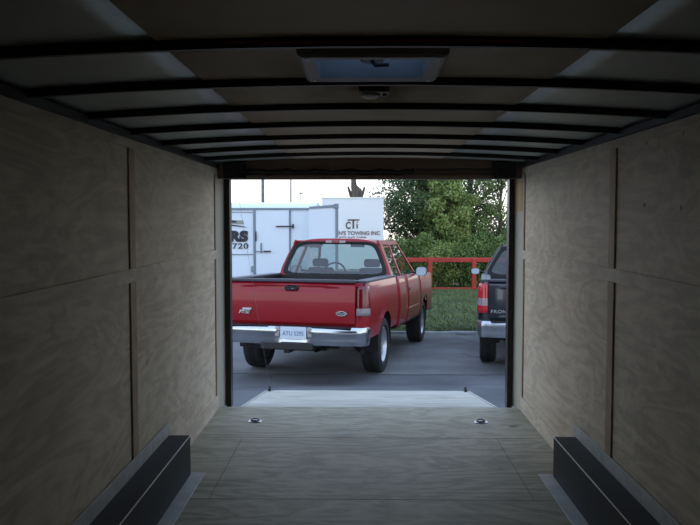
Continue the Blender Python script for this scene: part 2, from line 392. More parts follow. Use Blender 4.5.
# roof vent
v = empty('roof_vent', (-.027, 2.435, 2.0), label='square grey roof vent with a translucent lid in the trailer ceiling', cat='roof vent')
m = MB(); P = []
for k, (cx, cy) in enumerate([(-1, -1), (1, -1), (1, 1), (-1, 1)]):
    P.append([(cx * .215, cy * .215, .036), (cx * .212, cy * .208, .004), (cx * .20, cy * .198, -.004), (cx * .165, cy * .150, 0), (cx * .162, cy * .146, .10), (cx * .168, cy * .152, .10)])
m.grid(P, closed_u=True); m.build('vent_frame', M['vent_plastic'], v, smooth=20)
m = MB(); P = []
for i in range(13):
    for_row = []
    for j in range(13):
        x = (i / 6 - 1); y = (j / 6 - 1)
        for_row.append((x * .19, y * .175, .112 + .055 * (1 - x ** 4) * (1 - y ** 4) - (.03 if max(abs(x), abs(y)) > .99 else 0)))
    P.append(for_row)
m.grid(P); m.build('lid', M['lid'], v)
m = MB()
for a in (-.06, .0, .06): m.box(-.162, .162, a - .003, a + .003, .045, .05)
m.build('screen_bar', M['vent_plastic'], v)
MB().lathe([(0, 0), (0, .035), (.03, .042), (.05, .03), (.05, 0)], (0, .03, .03), 'Z', 20).build('fan_motor', M['black_plastic'], v)
m = MB(); m.tube([(0, .03, .03), (.01, .0, .012), (.05, -.02, .01)], .006, 8); m.build('crank', M['black_plastic'], v)
for x, y in ((-.185, -.175), (.185, -.175), (-.185, .175), (.185, .175)):
    MB().lathe([(-.007, 0), (-.006, .005), (-.003, .006)], (x, y, 0), 'Z', 10).build('screw', M['galv'], v)
# dome lamp
d = empty('ceiling_lamp', (-.012, 2.93, 2.03), label='small switched dome lamp on the ceiling liner beyond the roof vent', cat='ceiling lamp')
box('base', M['lamp_body'], -.056, .056, -.05, .05, -.028, .004, d, bevel=.006)
MB().lathe([(-.046, 0), (-.044, .02), (-.036, .034), (-.027, .036)], (-.015, 0, 0), 'Z', 24).build('lens', M['white_plastic'], d)
box('switch', M['black_plastic'], .03, .045, -.012, .012, -.036, -.028, d, bevel=.002)
tag(MB().tube([(x, 2.10, roof_z(x) + .012 + .003 * math.sin(x * 9)) for x in np.linspace(-.42, .36, 30)], .004, 6).build('wire', M['red_wire']), 'thin red wire run along the roof bow by the vent', 'wire')
# screws on the right wall
for (yy, zz, lab) in ((3.62, 1.885, 'upper one nearer the door'), (3.21, 1.888, 'upper one nearer the camera'), (3.63, 1.607, 'lower one nearer the door'), (3.22, 1.589, 'lower one nearer the camera')):
    o = MB().lathe([(-.006, .0), (-.005, .006), (-.002, .0095), (0, .010)], (0, 0, 0), 'X', 12).build('wall_screw', M['white_plastic'], loc=(HW, yy, zz))
    tag(o, 'tiny bright screw head in the right plywood wall, ' + lab, 'screw', 'screw heads in the right wall')
# ramp door
rp = empty('ramp_door', (0, 6.42, -.01), rx=-math.atan2(.255, 1.80), label='pale plywood ramp door lowered from the floor edge to the pavement', cat='ramp')
m = MB(); xs = 1.04; Lr = 1.80
pl = [(-xs, 0), (xs, 0), (xs, Lr - .09), (xs - .09, Lr), (-xs + .09, Lr), (-xs, Lr - .09)]
m.add([(a, b, z) for z in (-.045, 0) for a, b in pl], [(5, 4, 3, 2, 1, 0), (6, 7, 8, 9, 10, 11)] + [(i, (i + 1) % 6, 6 + (i + 1) % 6, 6 + i) for i in range(6)])
m.build('ramp_deck', M['ply_ramp'], rp, bevel=.003)
for x0, x1 in ((-xs - .022, -xs), (xs, xs + .022)): box('edge_rail', M['frame_grey'], x0, x1, 0, Lr - .1, -.05, .004, rp, bevel=.002)
MB().tube([(-1.05, -.005, -.012), (1.05, -.005, -.012)], .010, 10).build('hinge', M['frame_black'], rp)
for sx in (-1, 1):
    MB().box(-.012, .012, -.03, .03, 0, .03).tube([(0, 0, .03), (0, 0, .05)], .01, 8).build('cable_hook', M['frame_black'], rp, loc=(sx * (xs - .03), Lr - .14, 0))
m = Matrix.Rotation(rp.rotation_euler.x, 4, 'X')
for sx, lab in ((-1, 'left'), (1, 'right')):
    p = m @ Vector((sx * (xs - .03), Lr - .14, .05)) + rp.location
    tag(MB().tube([tuple(p), (sx * 1.07, YE + .01, 1.86)], .0010, 6).build('ramp_cable', M['seam_grey']), 'thin steel lift cable from the %s side of the ramp up to the header' % lab, 'cable', 'ramp lift cables')

# ------------------------------------------------------------ ground
m = MB(); P = []
yy = [-160, -6, 0, 6, 8.3, 8.8, 9.2, 9.6, 10.35]
for y in yy: P.append([(x, y, gz(y)) for x in np.linspace(-160, 160, 9)])
m.grid(P); struct(m.build('ground_apron', M['asphalt_near'], smooth=0))
m = MB(); m.grid([[(x, y, gz(y)) for x in np.linspace(-160, 160, 9)] for y in (10.35, 13, 15.35)])
m.grid([[(x, y, gz(y)) for x in np.linspace(-160, -1.0, 5)] for y in (15.35, 25, 34)])
struct(m.build('ground', M['asphalt'], smooth=0))
m = MB(); m.grid([[(x, y, gz(y) + .0) for x in np.linspace(-1.0, 160, 9)] for y in (15.35, 25, 34)])
gr = struct(m.build('ground_lawn', M['turf'], smooth=0))
m = MB(); m.grid([[(x, y, gz(34) - .03 - .02 * (y - 34)) for x in np.linspace(-160, 160, 9)] for y in (34, 60, 120, 260)])
struct(m.build('ground_field', M['field'], smooth=0))
m = MB(); P = []
for x in np.linspace(-1.0, 12, 60):
    j = .025 * math.sin(x * 3.1) + .02 * math.sin(x * 7.7)
    y = 15.25 + j; z = gz(15.3)
    P.append([(x, y - .10, z), (x, y - .06, z + .035), (x, y + .10, z + .04), (x, y + .16, z)])
m.grid(P); tag(m.build('kerb', M['kerb'], smooth=0), 'low weathered concrete kerb between the pavement and the grass', 'kerb')
def crack(pts, wd, lab):
    P = []; 
    for i in range(len(pts) - 1):
        for t in np.linspace(0, 1, 8, endpoint=False):
            P.append((pts[i][0] * (1 - t) + pts[i + 1][0] * t + random.gauss(0, .018), pts[i][1] * (1 - t) + pts[i + 1][1] * t + random.gauss(0, .018)))
    m = MB(); m.grid([[(a, b, gz(b) + .004), (a + wd * .5, b + wd, gz(b + wd) + .004)] for a, b in P])
    tag(m.build('pavement_crack', M['crack'], smooth=0), lab, 'crack', 'cracks in the pavement')
crack([(-6, 10.35), (-1, 10.36), (3, 10.34), (6, 10.36)], .03, 'long dark pavement crack crossing behind the ramp')
crack([(1.6, 14.9), (2.0, 13.6), (1.5, 12.4), (1.9, 11.6)], .02, 'dark pavement crack running from the kerb between the two pickups')
# patch of debris on the pavement by the kerb
m = MB()
for k in range(14):
    x = 1.75 + .35 * random.random(); y = 14.95 + .15 * random.random(); s = .02 + .03 * random.random()
    m.add([(x - s, y, gz(y) + .005), (x + s, y - s * .4, gz(y) + .005), (x + s * .3, y + s, gz(y) + .005), (x, y, gz(y) + .03)], [(0, 1, 3), (1, 2, 3), (2, 0, 3)])
tag(m.build('gravel', M['kerb'], smooth=0), 'pale loose gravel on the pavement in front of the kerb', 'gravel', kind='stuff')
def blades(name, x0, x1, y0, y1, nn, hmin, hmax, wd, mm, lab):
    x = rng.uniform(x0, x1, nn); y = y0 + (y1 - y0) * rng.uniform(0, 1, nn) ** 1.4; h = rng.uniform(hmin, hmax, nn); a = rng.uniform(0, math.pi, nn)
    z = -.50 - .035 * (y - 9.6); dx = np.cos(a) * wd; dy = np.sin(a) * wd; lx = rng.normal(0, .5, nn) * h; ly = rng.normal(0, .5, nn) * h
    V = np.stack([np.stack([x - dx, y - dy, z], 1), np.stack([x + dx, y + dy, z], 1), np.stack([x + lx, y + ly, z + h], 1)], 1).reshape(-1, 3)
    me = bpy.data.meshes.new(name); me.from_pydata(V.tolist(), [], np.arange(nn * 3).reshape(-1, 3).tolist()); me.materials.append(mm)
    o = bpy.data.objects.new(name, me); COL.objects.link(o); return tag(o, lab, 'grass', kind='stuff')
blades('grass', -.9, 6.5, 15.38, 33, 42000, .03, .085, .014, M['blade'], 'short green grass strip between the kerb and the red rail')

# ------------------------------------------------------------ pickups
def lerp(a, b, t): return a + (b - a) * t
def pickup(name, loc, rz, paint, label, style, scale=(1, 1, 1)):
    R_ = empty(name, loc, rz, label=label, cat='pickup truck'); R_.rotation_euler = (-SL * math.cos(rz), 0, rz)
    R_.rotation_mode = 'XYZ'
    R_.scale = scale
    red = style == 'red'
    AR = .435; WB = 3.52; SILL = .52; TOPZ = 1.26
    def inset(z):
        t = (z - .85)
        return .045 * (t / .42) ** 2 if t > 0 else .05 * (t / .38) ** 2
    def bottom(y, base=SILL):
        b = base
        for c in (0., WB):
            if abs(y - c) < AR: b = max(b, .40 + math.sqrt(max(0, AR ** 2 - (y - c) ** 2)))
        return b
    def side_strip(path, ztop=lambda y: TOPZ, rows=14, base=SILL):
        P = []
        for i, (x, y) in enumerate(path):
            a = Vector(path[max(0, i - 1)]); b = Vector(path[min(len(path) - 1, i + 1)]); t = (b - a).normalized(); nrm = Vector((t.y, -t.x))
            zb = bottom(y, base) if x > .9 else base; zt = ztop(y)
            P.append([(x - nrm.x * inset(z), y - nrm.y * inset(z), z) for z in [lerp(zb, zt, k / rows) for k in range(rows + 1)]])
        return P
    def mir(P): return [[(-a, b, c) for a, b, c in r] for r in P]
    def ysamp(a, b):
        s = {a, b}
        s |= set(np.linspace(a, b, max(3, int((b - a) / .12))).tolist())
        for c in (0., WB):
            for k in range(25):
                y = c + AR * math.cos(math.pi * k / 24)
                if a < y < b: s.add(y)
            for q in (c - AR - .001, c + AR + .001):
                if a < q < b: s.add(q)
        return sorted(s)
    XS = .985
    # bed
    pth = [(XS, y) for y in reversed(ysamp(-1.06, .86))]
    # normals point outwards when the path runs front to back on the right side
    pth = [(x, y) for x, y in pth][::-1]
    arc = [(XS - .13 + .13 * math.cos(a), -1.06 - .13 * math.sin(a)) for a in np.linspace(math.pi / 2, 0, 8)][:-1]
    full = [(.835, -1.19)] + arc + pth
    P = side_strip(full, base=.57)
    m = MB(); m.grid(P); m.grid(mir(P))
    for sx in (-1, 1):
        m.box(*sorted((sx * .815, sx * .845)), -1.185, -1.1, .60, 1.25)
    m.box(-.93, .93, .845, .865, .62, 1.25)
    bed = m.build('bed', paint, R_, smooth=40)
    m = MB()
    for sx in (-1, 1):
        m.box(*sorted((sx * .80, sx * .86)), -1.14, .84, .66, 1.25); m.box(*sorted((sx * .80, sx * .93)), -1.14, .84, 1.23, 1.255)
    m.box(-.86, .86, -1.12, .84, .66, .70); m.box(-.86, .86, .81, .843, .66, 1.262)
    m.build('bed_liner', M['black_plastic'], R_)
    for sx in (-1, 1):
        box('bed_rail_cap', M['cap_grey'], *sorted((sx * .80, sx * .945)), -1.13, .86, 1.256, 1.29, R_, bevel=.01)
    # tailgate: convex skin with a shallow lens-shaped recess along the top
    P = []; nx, nz_ = 61, 41; TW = .825
    for i in range(nx):
        x = -TW + 2 * TW * i / (nx - 1); row = []
        for j in range(nz_):
            z = .735 + (1.262 - .735) * j / (nz_ - 1)
            s = (z - .735) / .527
            y = -1.20 - .020 * math.sin(math.pi * s) - .004 * math.cos(x * 1.5)
            if red:
                q = (x / .62) ** 2 + abs((z - 1.185) / .038) ** 2
                y += .014 * max(0, min(1, (1.15 - q) * 3))
            else:
                q = max(abs(x) / .70, abs(z - .98) / .2); y += .010 * max(0, min(1, (1 - q) * 12))
            if s > .93: y += .03 * (s - .93) / .07
            if s < .05: y += .02 * (.05 - s) / .05
            row.append((x, y, z))
        P.append(row)
    m = MB(); m.grid(P); tg = m.build('tailgate', paint, R_, smooth=50)
    box('tailgate_back', paint, -TW, TW, -1.17, -1.14, .68, 1.262, tg)
    box('tailgate_cap', M['cap_grey'], -TW, TW, -1.215, -1.135, 1.258, 1.298, tg, bevel=.011)
    h = MB(); hp = []
    for k in range(28):
        t = k * 2 * math.pi / 28; ex = lambda q: math.copysign(abs(q) ** .6, q)
        a, b = .088 * ex(math.cos(t)), .034 * ex(math.sin(t))
        hp.append([(a, .0, b), (a, -.022, b), (a * .85, -.030, b * .85), (a * .74, -.020, b * .6), (0, -.018, 0)])
    h.grid(hp, closed_u=True); hz = 1.19 if red else 1.16
    h.build('tailgate_handle', M['black_plastic'], tg, loc=(.02, -1.20, hz))
    box('handle_paddle', M['black_plastic'], -.05, .05, -1.236, -1.222, hz + .004, hz + .02, tg, bevel=.004)
    if red:
        MB().lathe([(-.014, 0), (-.012, .007), (0, .008)], (.045, -1.222, hz - .008), 'Y', 12).build('lock', M['chrome'], tg)
        # oval badge, right
        def oval(a, b, y0, y1, cx, cz, mm, nm, par):
            m = MB(); P = []
            for k in range(32):
                t = k * 2 * math.pi / 32; c, s = math.cos(t), math.sin(t)
                P.append([(cx + a * c, y0, cz + b * s), (cx + a * c * .97, y1, cz + b * s * .97), (cx, y1, cz)])
            m.grid(P, closed_u=True); return m.build(nm, mm, par)
        eb = oval(.070, .031, -1.215, -1.230, .66, .89, M['chrome'], 'emblem', tg)
        oval(.060, .023, -1.23, -1.233, .66, .89, M['oval_blue'], 'emblem_field', eb)
        letters('emblem_script', 'Ford', .052, M['chrome'], eb, (.66, -1.234, .875), ext=.001, shear=.35, align='CENTER')
        fb = MB().box(-.615, -.495, -1.232, -1.212, .90, .932).box(-.65, -.585, -1.23, -1.212, .882, .904).build('badge', M['chrome'], tg, bevel=.006)
        letters('badge_lettering', 'F-150', .055, M['chrome'], fb, (-.66, -1.23, .86), ext=.004, off=.0016, shear=.25, sx=1.1)
    else:
        letters('tailgate_lettering', 'FRONTIER', .062, M['chrome_dull'], tg, (-.80, -1.235, .835), ext=.004, off=.0010, sx=1.25, space=1.15)
    # rear bumper
    bz0, bz1 = .500, .722
    prof = [(-.0, bz1), (-.06, bz1 + .005), (-.10, bz1 - .03), (-.105, bz1 - .075), (-.085, bz1 - .095), (-.09, bz1 - .15), (-.06, bz0 + .005), (-.0, bz0)]
    path = [(x, -1.29 + .05 * (x / .7) ** 4 * .5) for x in np.linspace(-.88, .88, 31)]
    path = [(-.945, -1.06), (-.945, -1.15), (-.935, -1.205), (-.91, -1.245)] + path + [(.91, -1.245), (.935, -1.205), (.945, -1.15), (.945, -1.06)]
    P = []
    for i, (x, y) in enumerate(path):
        a = Vector(path[max(0, i - 1)]); b = Vector(path[min(len(path) - 1, i + 1)]); t = (b - a).normalized(); nrm = Vector((t.y, -t.x))
        row = []
        for dd, z in prof:
            if abs(x - .09) < .20 and bz0 + .02 < z < bz1 - .02: dd *= .25
            row.append((x - nrm.x * dd * .45, y - nrm.y * dd * .6, z))
        P.append(row)
    m = MB(); m.grid(P); bp = m.build('rear_bumper', M['chrome'] if red else M['chrome_dull'], R_, smooth=50)
    m = MB(); m.box(-.80, -.24, -1.345, -1.20, bz1 - .002, bz1 + .008); m.box(.24, .80, -1.345, -1.20, bz1 - .002, bz1 + .008); m.box(-.24, .24, -1.33, -1.20, bz1 - .002, bz1 + .006)
    m.build('step_pad', M['black_plastic'], bp, bevel=.004)
    m = MB(); m.box(-.34, .34, -1.335, -1.20, bz0 - .065, bz0 + .035); m.box(-.42, .42, -1.31, -1.2, bz0 - .02, bz0 + .02); m.build('bumper_lower_bar', M['black_plastic'], bp, bevel=.015)
    if red:
        lp = box('license_plate', M['plate'], -.075, .255, -1.352, -1.346, .575, .725, bp, bevel=.003)
        letters('plate_number', 'ATU 5295', .075, M['plate_ink'], lp, (.09, -1.354, .62), ext=.001, align='CENTER', sx=.85)
        for sx in (-1, 1):
            box('plate_bracket', M['chrome'], *sorted((.09 + sx * .175, .09 + sx * .235)), -1.35, -1.30, .60, .722, bp, bevel=.006)
            MB().lathe([(-.008, 0), (-.006, .008), (0, .009)], (.09 + sx * .205, -1.35, .67), 'Y', 10).build('bolt', M['black_plastic'], bp)
    # hitch
    hb = MB(); hb.box(-.035, .035, -1.33, -1.0, .40, .47); hb.build('hitch_receiver', M['chassis'], R_, bevel=.004)
    # tail lamps
    for sx in (-1, 1):
        zb, zt = (.865, 1.222) if red else (.83, 1.235)
        P = []
        for i in range(11):
            t = i / 10; a = lerp(math.pi / 2, -.0, t)
            if t < .001: x, y = .838, -1.200
            else:
                tt = (t - .0) ; ang = lerp(math.pi / 2, .12, tt)
                x, y = XS - .13 + .135 * math.cos(ang), -1.065 - .135 * math.sin(ang)
            P.append([(sx * (x - (inset(z) * .8) * (1 if t > .4 else 0)), y - .004 + (inset(z) * .4 if t < .6 else 0), z) for z in np.linspace(zb, zt, 9)])
        P = P if sx > 0 else P[::-1]
        m = MB(); m.grid(P)
        m.mi = []
        for i in range(10):
            for j in range(8):
                m.mi.append(1 if ((j < 2) if red else (2 <= j < 4)) else 0)
        m.build('tail_light', [M['lamp_red'] if red else M['lamp_red2'], M['lamp_clear']], R_, smooth=50, solid=.008)
    # cab lower body: rear quarter, doors, front fenders
    def side_panel(nm, a, b, zt=lambda y: TOPZ, mm=paint):
        P = side_strip([(XS, y) for y in ysamp(a, b)], zt)
        res = []
        for s in (1, -1):
            m = MB(); m.grid(P if s > 0 else mir(P)); res.append((s, m.build(nm, mm, R_, smooth=40, solid=.02)))
        return res
    side_panel('quarter_panel', .875, 1.665)
    door_s = side_panel('door', 1.672, 2.962)
    side_panel('front_fender', 2.969, 4.45, lambda y: TOPZ - .05 * (max(0, y - 2.97) / 1.5) ** 1.5)
    for s, dobj in door_s:
        MB().tube([(s * .965, 1.76, 1.03), (s * 1.0, 1.78, 1.035), (s * 1.0, 1.92, 1.04), (s * .965, 1.94, 1.04)], .013, 8).build('door_handle', M['black_plastic'], dobj)
        box('rub_strip', M['black_plastic'] if not red else paint, *sorted((s * .985, s * .998)), 1.70, 2.93, .70, .745, dobj, bevel=.004)
    # shell core: cab floor, firewall, back of the cab, hood
    m = MB(); m.box(-.93, .93, .885, 3.0, .50, .62); m.box(-.93, .93, .885, .93, .55, 1.23); m.box(-.90, .90, 2.98, 3.02, .55, 1.2)
    m.box(-.945, -.90, .90, 3.0, .62, 1.22); m.box(.90, .945, .90, 3.0, .62, 1.22)
    m.box(-.62, .62, 3.02, 4.35, .55, .95); m.build('cab_body', M['chassis'], R_)
    m = MB(); P = []
    for i in range(13):
        y = lerp(3.02, 4.50, i / 12); row = []
        for j in range(17):
            u = j / 8 - 1; x = .93 * math.copysign(abs(u) ** .8, u)
            z = 1.205 + .055 * (1 - abs(u) ** 3) - .10 * ((y - 3.0) / 1.5) ** 2.2
            row.append((x, y, z))
        P.append(row)
    P.append([(a, 4.56, c - .07) for a, b, c in P[-1]]); P.append([(a, 4.57, .85) for a, b, c in P[-1]])
    m.grid(P); m.build('hood', paint, R_, smooth=50)
    m = MB(); m.box(-.55, .55, 4.54, 4.60, .72, 1.0)
    for k in range(6): m.box(-.52, .52, 4.60, 4.615, .745 + k * .045, .76 + k * .045)
    m.build('grille', M['chrome'], R_, bevel=.004)
    for s in (-1, 1): box('headlight', M['lamp_clear'], *sorted((s * .57, s * .93)), 4.45, 4.59, .78, .98, R_, bevel=.02)
    box('front_bumper', M['chrome'], -.97, .97, 4.50, 4.68, .48, .70, R_, bevel=.03)
    # greenhouse
    ZB, ZR = 1.235, 1.80
    RW, BW = (.64, .875) if red else (.60, .94)
    def gw(z): return lerp(BW, RW, min(1, max(0, (z - ZB) / (ZR - ZB))) ** 1.15)
    def yb(z): return lerp(.905, 1.03, (z - ZB) / (ZR - ZB))
    NN = 64; ring_o = []; ring_i = []
    for k in range(NN):
        t = 2 * math.pi * k / NN; c, s = math.cos(t), math.sin(t)
        e = lambda q, p: math.copysign(abs(q) ** p, q)
        z = 1.52 + .283 * e(s, .5); x = gw(z) * e(c, .08 if s < 0 else .5)
        ring_o.append((x, yb(z), z))
        z = 1.508 + .232 * e(s, .30); x = (gw(z) - .075) * e(c, .26)
        ring_i.append((x, yb(z) - .004, z))
    m = MB(); m.grid([[(a[0] * .985, a[1] + .10, a[2]), a, ((a[0] * .6 + b[0] * .4), (a[1] + b[1]) / 2 - .006, a[2] * .6 + b[2] * .4), (b[0] * 1.01, b[1] - .002, lerp(1.508, b[2], 1.02)), b, (b[0], b[1] + .03, b[2])] for a, b in zip(ring_o, ring_i)], closed_u=True)
    m.build('cab_back_frame', paint, R_, smooth=45)
    m = MB(); m.grid([[(b[0] * 1.06, b[1] - .010, lerp(1.508, b[2], 1.13)), (b[0] * 1.0, b[1] - .008, b[2]), (b[0] * .965, b[1] - .002, lerp(1.508, b[2], .95)), (b[0] * .965, b[1] + .02, lerp(1.508, b[2], .95))] for b in ring_i], closed_u=True)
    m.build('window_seal', M['rubber'], R_)
    m = MB(); c0 = [(b[0], b[1] + .006, b[2]) for b in ring_i]
    m.add(c0 + [(0, yb(1.49) - .006, 1.49)], [(i, (i + 1) % NN, NN) for i in range(NN)])
    m.build('rear_window', M['glass'] if red else M['glass_dark'], R_, smooth=60)
    # roof
    top = [k for k in range(NN) if 2 * math.pi * k / NN >= R(14) and 2 * math.pi * k / NN <= R(166)]
    P = []
    y1 = 2.42
    for i in range(11):
        t = i / 10; row = []
        for k in top:
            x, y, z = ring_o[k]
            yy_ = lerp(y + .02, y1, t) - (.0 if t < 1 else 0)
            row.append((x * (1 - .03 * t), yy_, z + .02 * math.sin(math.pi * t) - .01 * t))
        P.append(row)
    m = MB(); m.grid(P); m.build('roof', paint, R_, smooth=60, solid=.015)
    # pillars and side glass, windshield
    for s in (-1, 1):
        zb, zt = 1.235, 1.765
        def sp_(y, z): return (s * (gw(z) + .002), y, z)
        def bar(pa, pb, wa, wb, nm, mm=paint):
            m = MB(); q = [(pa[0], pa[1] - wa, pa[2]), (pa[0], pa[1] + wa, pa[2]), (pb[0], pb[1] + wb, pb[2]), (pb[0], pb[1] - wb, pb[2])]
            m.slab(q, -.03 * s); return m.build(nm, mm, R_, bevel=.006)
        bar(sp_(1.02, zb), sp_(1.12, zt), .10, .09, 'rear_pillar')
        bar(sp_(1.70, zb), sp_(1.72, zt), .045, .035, 'door_pillar')
        bar(sp_(3.08, zb), sp_(2.43, zt), .05, .035, 'windshield_pillar')
        m = MB(); m.slab([sp_(1.0, zt - .035), sp_(2.5, zt - .035), sp_(2.42, zt + .03), sp_(1.0, zt + .03)], -.03 * s); m.build('roof_rail', paint, R_, bevel=.006)
        g = .012
        for a0, a1, b0, b1, nm in ((1.11, 1.66, 1.2, 1.69, 'quarter_window'), (1.74, 3.04, 1.75, 2.41, 'side_window')):
            m = MB(); q = [(s * (gw(zb) - g), a0, zb), (s * (gw(zb) - g), a1, zb), (s * (gw(zt - .03) - g), b1, zt - .03), (s * (gw(zt - .03) - g), b0, zt - .03)]
            m.add(q, [(0, 1, 2, 3)]); m.build(nm, M['glass'] if red else M['glass_dark'], R_, smooth=0)
        # mirror
        mr = MB(); mr.tube([(s * .88, 2.66, 1.25), (s * .95, 2.62, 1.27), (s * 1.04, 2.52, 1.28)], .02, 8); arm = mr.build('side_mirror', M['black_plastic'], R_)
        ml = (s * 1.075, 2.46, 1.29); ms = (.88, .9, .9) if red else (.8, .8, .62)
        m = MB(); P = []
        for k in range(20):
            t = k * 2 * math.pi / 20; ex = lambda q: math.copysign(abs(q) ** .6, q); a, b = .098 * ex(math.cos(t)), .085 * ex(math.sin(t))
            P.append([(a, 0, b), (a * 1.04, .03, b * 1.04), (a * .8, .09, b * .8), (0, .11, 0)])
        m.grid(P, closed_u=True); m.build('mirror_shell', M['black_plastic'] if red else M['black_paint'], arm, loc=ml).scale = ms
        m = MB(); m.add([(p[0][0] * .93, -.001, p[0][2] * .93) for p in P] + [(0, -.001, 0)], [(i, (i + 1) % 20, 20) for i in range(20)])
        m.build('mirror_glass', M['mirror'], arm, loc=(ml[0], ml[1] - .004, ml[2]), rot=(R(-9), 0, R(s * 3))).scale = ms
    m = MB(); P = []
    for i in range(9):
        u = i / 4 - 1
        P.append([(u * .84, 3.12 + .09 * (1 - u * u), 1.235), (u * .63, 2.44 + .05 * (1 - u * u), 1.765 + .02 * (1 - u * u))])
    m.grid(P); m.build('windshield', M['glass'], R_)
    # cabin interior
    box('dashboard', M['black_plastic'], -.86, .86, 2.72, 3.05, .95, 1.27, R_, bevel=.04)
    for sx in (-.42, .42):
        st = box('seat', M['seat_cloth'], sx - .25, sx + .25, 1.78, 2.25, .70, .92, R_, bevel=.05)
        m = MB(); m.hexa([(sx - .24, 1.78, .88), (sx + .24, 1.78, .88), (sx + .24, 1.92, .88), (sx - .24, 1.92, .88), (sx - .21, 1.62, 1.36), (sx + .21, 1.62, 1.36), (sx + .21, 1.72, 1.36), (sx - .21, 1.72, 1.36)])
        m.build('seat_back', M['seat_cloth'], st, bevel=.04)
        box('headrest', M['seat_cloth'], sx - .13, sx + .13, 1.60, 1.69, 1.37, 1.50, st, bevel=.04)
    box('rear_bench', M['seat_cloth'], -.75, .75, 1.0, 1.12, .70, 1.24, R_, bevel=.04)
    m = MB(); m.tube([(-.42 + .19 * math.cos(t), 2.52 + .06 * math.sin(t), 1.24 + .17 * math.sin(t)) for t in np.linspace(0, 2 * math.pi, 25)], .016, 8, cap=False)
    m.tube([(-.6, 2.52, 1.24), (-.25, 2.52, 1.24)], .014, 6); m.tube([(-.42, 2.52, 1.24), (-.42, 2.8, 1.12)], .03, 8); m.build('steering_wheel', M['black_plastic'], R_)
    MB().tube([(0, 2.50, 1.79), (0, 2.46, 1.73)], .01, 6).box(-.12, .12, 2.43, 2.46, 1.68, 1.74).build('rear_view_mirror', M['black_plastic'], R_, bevel=.008)
    # third brake light
    tb = MB(); tb.box(-.17, .17, .985, 1.03, 1.742, 1.786); br = tb.build('brake_light', M['lamp_red'], R_, bevel=.01)
    for sx in (-1, 1): box('cargo_lens', M['lamp_clear'], *sorted((sx * .06, sx * .15)), .978, .99, 1.747, 1.781, br, bevel=.004)
    # chassis, axle, exhaust
    m = MB(); m.box(-.45, -.37, -1.15, 4.4, .42, .56); m.box(.37, .45, -1.15, 4.4, .42, .56); m.box(-.6, .6, -1.15, -1.05, .45, .6)
    m.tube([(-.85, 0, .38), (.85, 0, .38)], .05, 12); m.tube([(-.85, WB, .38), (.85, WB, .38)], .04, 12)
    m.lathe([(-.16, 0), (-.15, .08), (0, .15), (.15, .08), (.16, 0)], (0, 0, .38), 'X', 20); m.box(-.5, .5, .3, .8, .40, .62)
    m.build('frame', M['chassis'], R_, bevel=.004)
    MB().tube([(.55, .5, .42), (.62, -.4, .44), (.75, -.75, .42), (.86, -.95, .40)], .032, 12).build('exhaust_pipe', M['chassis'], R_)
    for c in (0., WB):
        for s in (-1, 1):
            m = MB(); P = [[(s * xx, c + AR * 1.02 * math.cos(a), .40 + AR * 1.02 * math.sin(a)) for xx in (.66, .955)] for a in np.linspace(-.15, math.pi + .15, 24)]
            m.grid(P)
            m.add([(s * .66, c + AR * 1.02 * math.cos(a), .40 + AR * 1.02 * math.sin(a)) for a in np.linspace(-.15, math.pi + .15, 24)], [tuple(range(24))])
            m.build('wheel_well', M['chassis'], R_, smooth=0, fix=False)
    # wheels
    def wheel(x, y, s):
        r = .378; wd = .128
        prof = [(-wd * .8, .235), (-wd, .27), (-wd, .33), (-wd * .85, .365), (-wd * .6, r), (-wd * .2, r), (-wd * .19, r - .01), (-wd * .12, r - .01), (-wd * .11, r), (wd * .11, r), (wd * .12, r - .01), (wd * .19, r - .01), (wd * .2, r), (wd * .6, r), (wd * .85, .365), (wd, .33), (wd, .27), (wd * .8, .235)]
        t_ = MB().lathe(prof, (0, 0, 0), 'X', 48).build('tire', M['tyre'], R_, loc=(x, y, .378), smooth=30)
        m = MB(); m.lathe([(-wd * .8, .235), (-wd * .6, .215), (.02, .205), (wd * .55, .215), (wd * .82, .236), (wd * .86, .228), (wd * .5, .20), (wd * .45, .19)], (0, 0, 0), 'X', 40)
        m.lathe([(wd * .3, 0), (wd * .62, .0), (wd * .62, .05), (wd * .5, .07), (wd * .3, .075)], (0, 0, 0), 'X', 30)
        for k in range(5 if red else 6):
            a = k * 2 * math.pi / (5 if red else 6); ca, sa = math.cos(a), math.sin(a)
            def pt(h, rr, tt): return (h, rr * ca - tt * sa, rr * sa + tt * ca)
            m.hexa([pt(wd * .28, .06, -.045), pt(wd * .28, .06, .045), pt(wd * .28, .205, .03), pt(wd * .28, .205, -.03), pt(wd * .5, .06, -.04), pt(wd * .5, .06, .04), pt(wd * .55, .205, .024), pt(wd * .55, .205, -.024)])
        rm = m.build('rim', M['rim'], t_, smooth=40)
        if s < 0: rm.rotation_euler = (0, 0, math.pi)
        MB().lathe([(-.02, 0), (-.02, .19), (0, .19), (0, 0)], (0, 0, 0), 'X', 24).build('brake_disc', M['chassis'], t_)
    for y in (0., WB):
        for s in (-1, 1): wheel(s * .83, y, s)
    return R_
def place(x, y): return (x - .057, y, gz(y))
pickup('pickup_truck', place(-.627, 10.81), -R(12.8), M['red_paint'], 'red extended-cab pickup truck parked behind the ramp, tailgate facing us', 'red')
pickup('pickup_truck', place(2.62, 11.46), -R(9.0), M['black_paint'], 'black pickup truck with silver bumper, half hidden by the right jamb', 'black', (.93, .94, .97))

